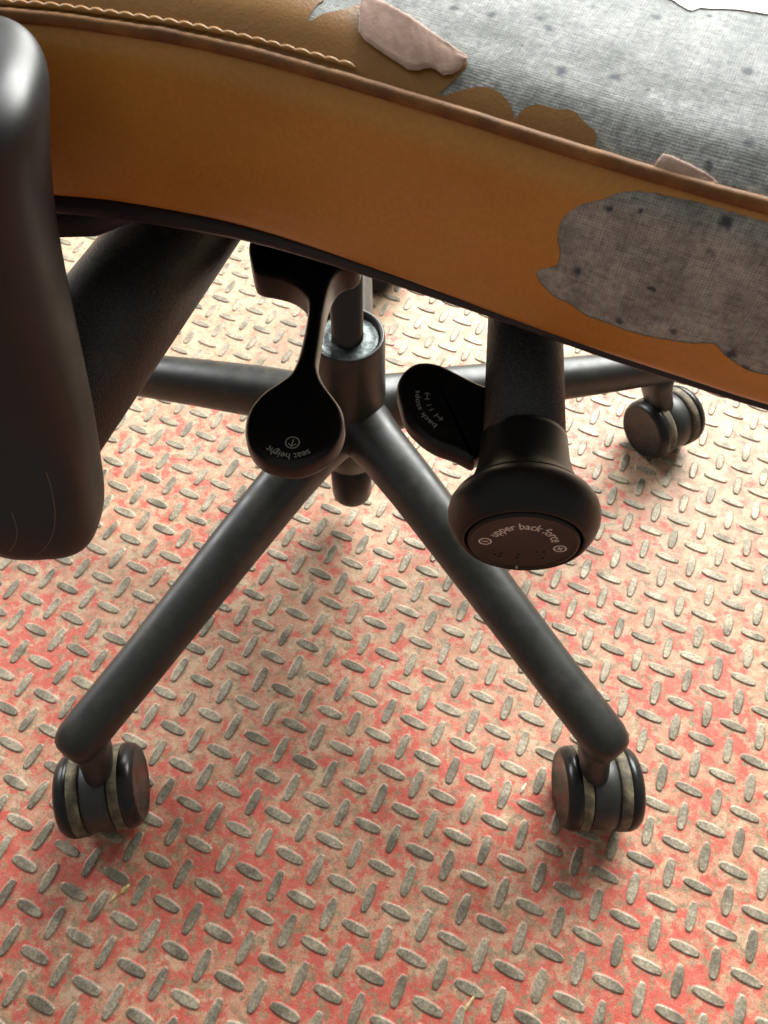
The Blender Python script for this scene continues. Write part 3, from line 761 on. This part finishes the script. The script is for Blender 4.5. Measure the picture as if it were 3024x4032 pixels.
# ------------------------------------------------------------------ small litter on the plate
def litter_mat(name, c, rough=.7):
    m, t, b = mat(name, c, rough); p = position(t)
    t.links.new(ramp(t, noise_tex(t, 400, 5, .65, p), [(.3, tuple(x * .5 for x in c)), (.7, tuple(min(1, x * 1.3) for x in c))]), b.inputs['Base Color'])
    bump(t, b, noise_tex(t, 700, 4, .6, p), .4, .0005); return m
M_leaf = litter_mat('dry leaf', (.40, .16, .06)); M_straw = litter_mat('straw', (.62, .46, .22)); M_chip = litter_mat('pale chip', (.55, .48, .36)); M_gold = litter_mat('golden flake', (.60, .40, .14), .35)
def litter(name, outline, z, curl, m, loc, rz, label, cat, th=.0003):
    P2 = smooth_poly([(x, y, 0) for x, y in outline], 3); n = len(P2); V = [Vector((0, 0, z + curl * .3))] + [Vector((p.x, p.y, z + curl * (abs(p.y) / .004 + noise.noise(Vector((p.x * 300, p.y * 300, 1)))))) for p in P2]
    o = obj(name, mesh_from(V, [(0, 1 + i, 1 + (i + 1) % n) for i in range(n)]), m); s = o.modifiers.new('thickness', 'SOLIDIFY'); s.thickness = th
    o.location = loc; o.rotation_euler = (0, 0, rz); o['label'] = label; o['category'] = cat
    return o
litter('leaf_fragment', [(-.011, 0), (-.006, .003), (0, .0042), (.006, .0035), (.012, .0008), (.007, -.002), (.002, -.0035), (-.005, -.0025)], .0022, .0012, M_leaf, (-.0890, .4390, 0), .25, 'curled orange brown leaf fragment behind the left base arm', 'leaf')
litter('golden_flake', [(-.0035, 0), (-.001, .0016), (.003, .0012), (.0042, -.0005), (.001, -.0016)], .0008, .0005, M_gold, (-.1585, .0345, 0), .9, 'golden dry flake on the floor below the front left caster', 'flake')
litter('golden_flake', [(-.0030, 0), (-.001, .0010), (.003, .0008), (.0036, -.0003), (.001, -.0010)], .0007, .0004, M_gold, (-.1650, .0290, 0), 1.0, 'smaller golden flake beside a lug nearer the bottom edge', 'flake')
litter('pale_splinter', [(-.0045, 0), (-.001, .0011), (.003, .0009), (.0045, 0), (.002, -.0009), (-.002, -.0009)], .0009, .0003, M_chip, (.1050, .1075, 0), 1.0, 'pale splinter on the floor left of the front right caster', 'splinter')
litter('stone_chip', [(-.0035, -.002), (-.002, .002), (.001, .0028), (.0035, .001), (.003, -.002), (0, -.0030)], .0020, .0004, M_chip, (-.1395, .2320, 0), .3, 'small pale chip resting on a lug beside the front left base arm', 'chip', .0012)
litter('straw_stalk', [(-.0080, -.0006), (-.004, .0007), (.004, .0009), (.0085, .0003), (.004, -.0008), (-.004, -.0009)], .0009, .0002, M_straw, (.0640, -.0200, 0), .85, 'short yellow straw stalk at the bottom edge of the floor', 'straw')
V, F_ = [], []
rnd = random.Random(3)
for _ in range(420):
    c = Vector((rnd.uniform(-.32, .40), rnd.uniform(-.06, .70), 0)); r = rnd.choice((.0003, .0004, .0004, .0005, .0007)) * rnd.uniform(.6, 1.2); b0 = len(V)
    for v in ((1, 0, 0), (-1, 0, 0), (0, 1, 0), (0, -1, 0), (0, 0, 1), (0, 0, -1)):
        V.append(c + Vector(v) * r * rnd.uniform(.6, 1.3) + Vector((0, 0, r * .7)))
    F_ += [tuple(b0 + q for q in f) for f in ((0, 2, 4), (2, 1, 4), (1, 3, 4), (3, 0, 4), (2, 0, 5), (1, 2, 5), (3, 1, 5), (0, 3, 5))]
g = obj('grit', mesh_from(V, F_), litter_mat('glinting grit', (.55, .48, .36), .25), smooth=False); g['kind'] = 'stuff'; g['label'] = 'scattered pale grit grains on the floor plate'; g['category'] = 'grit'
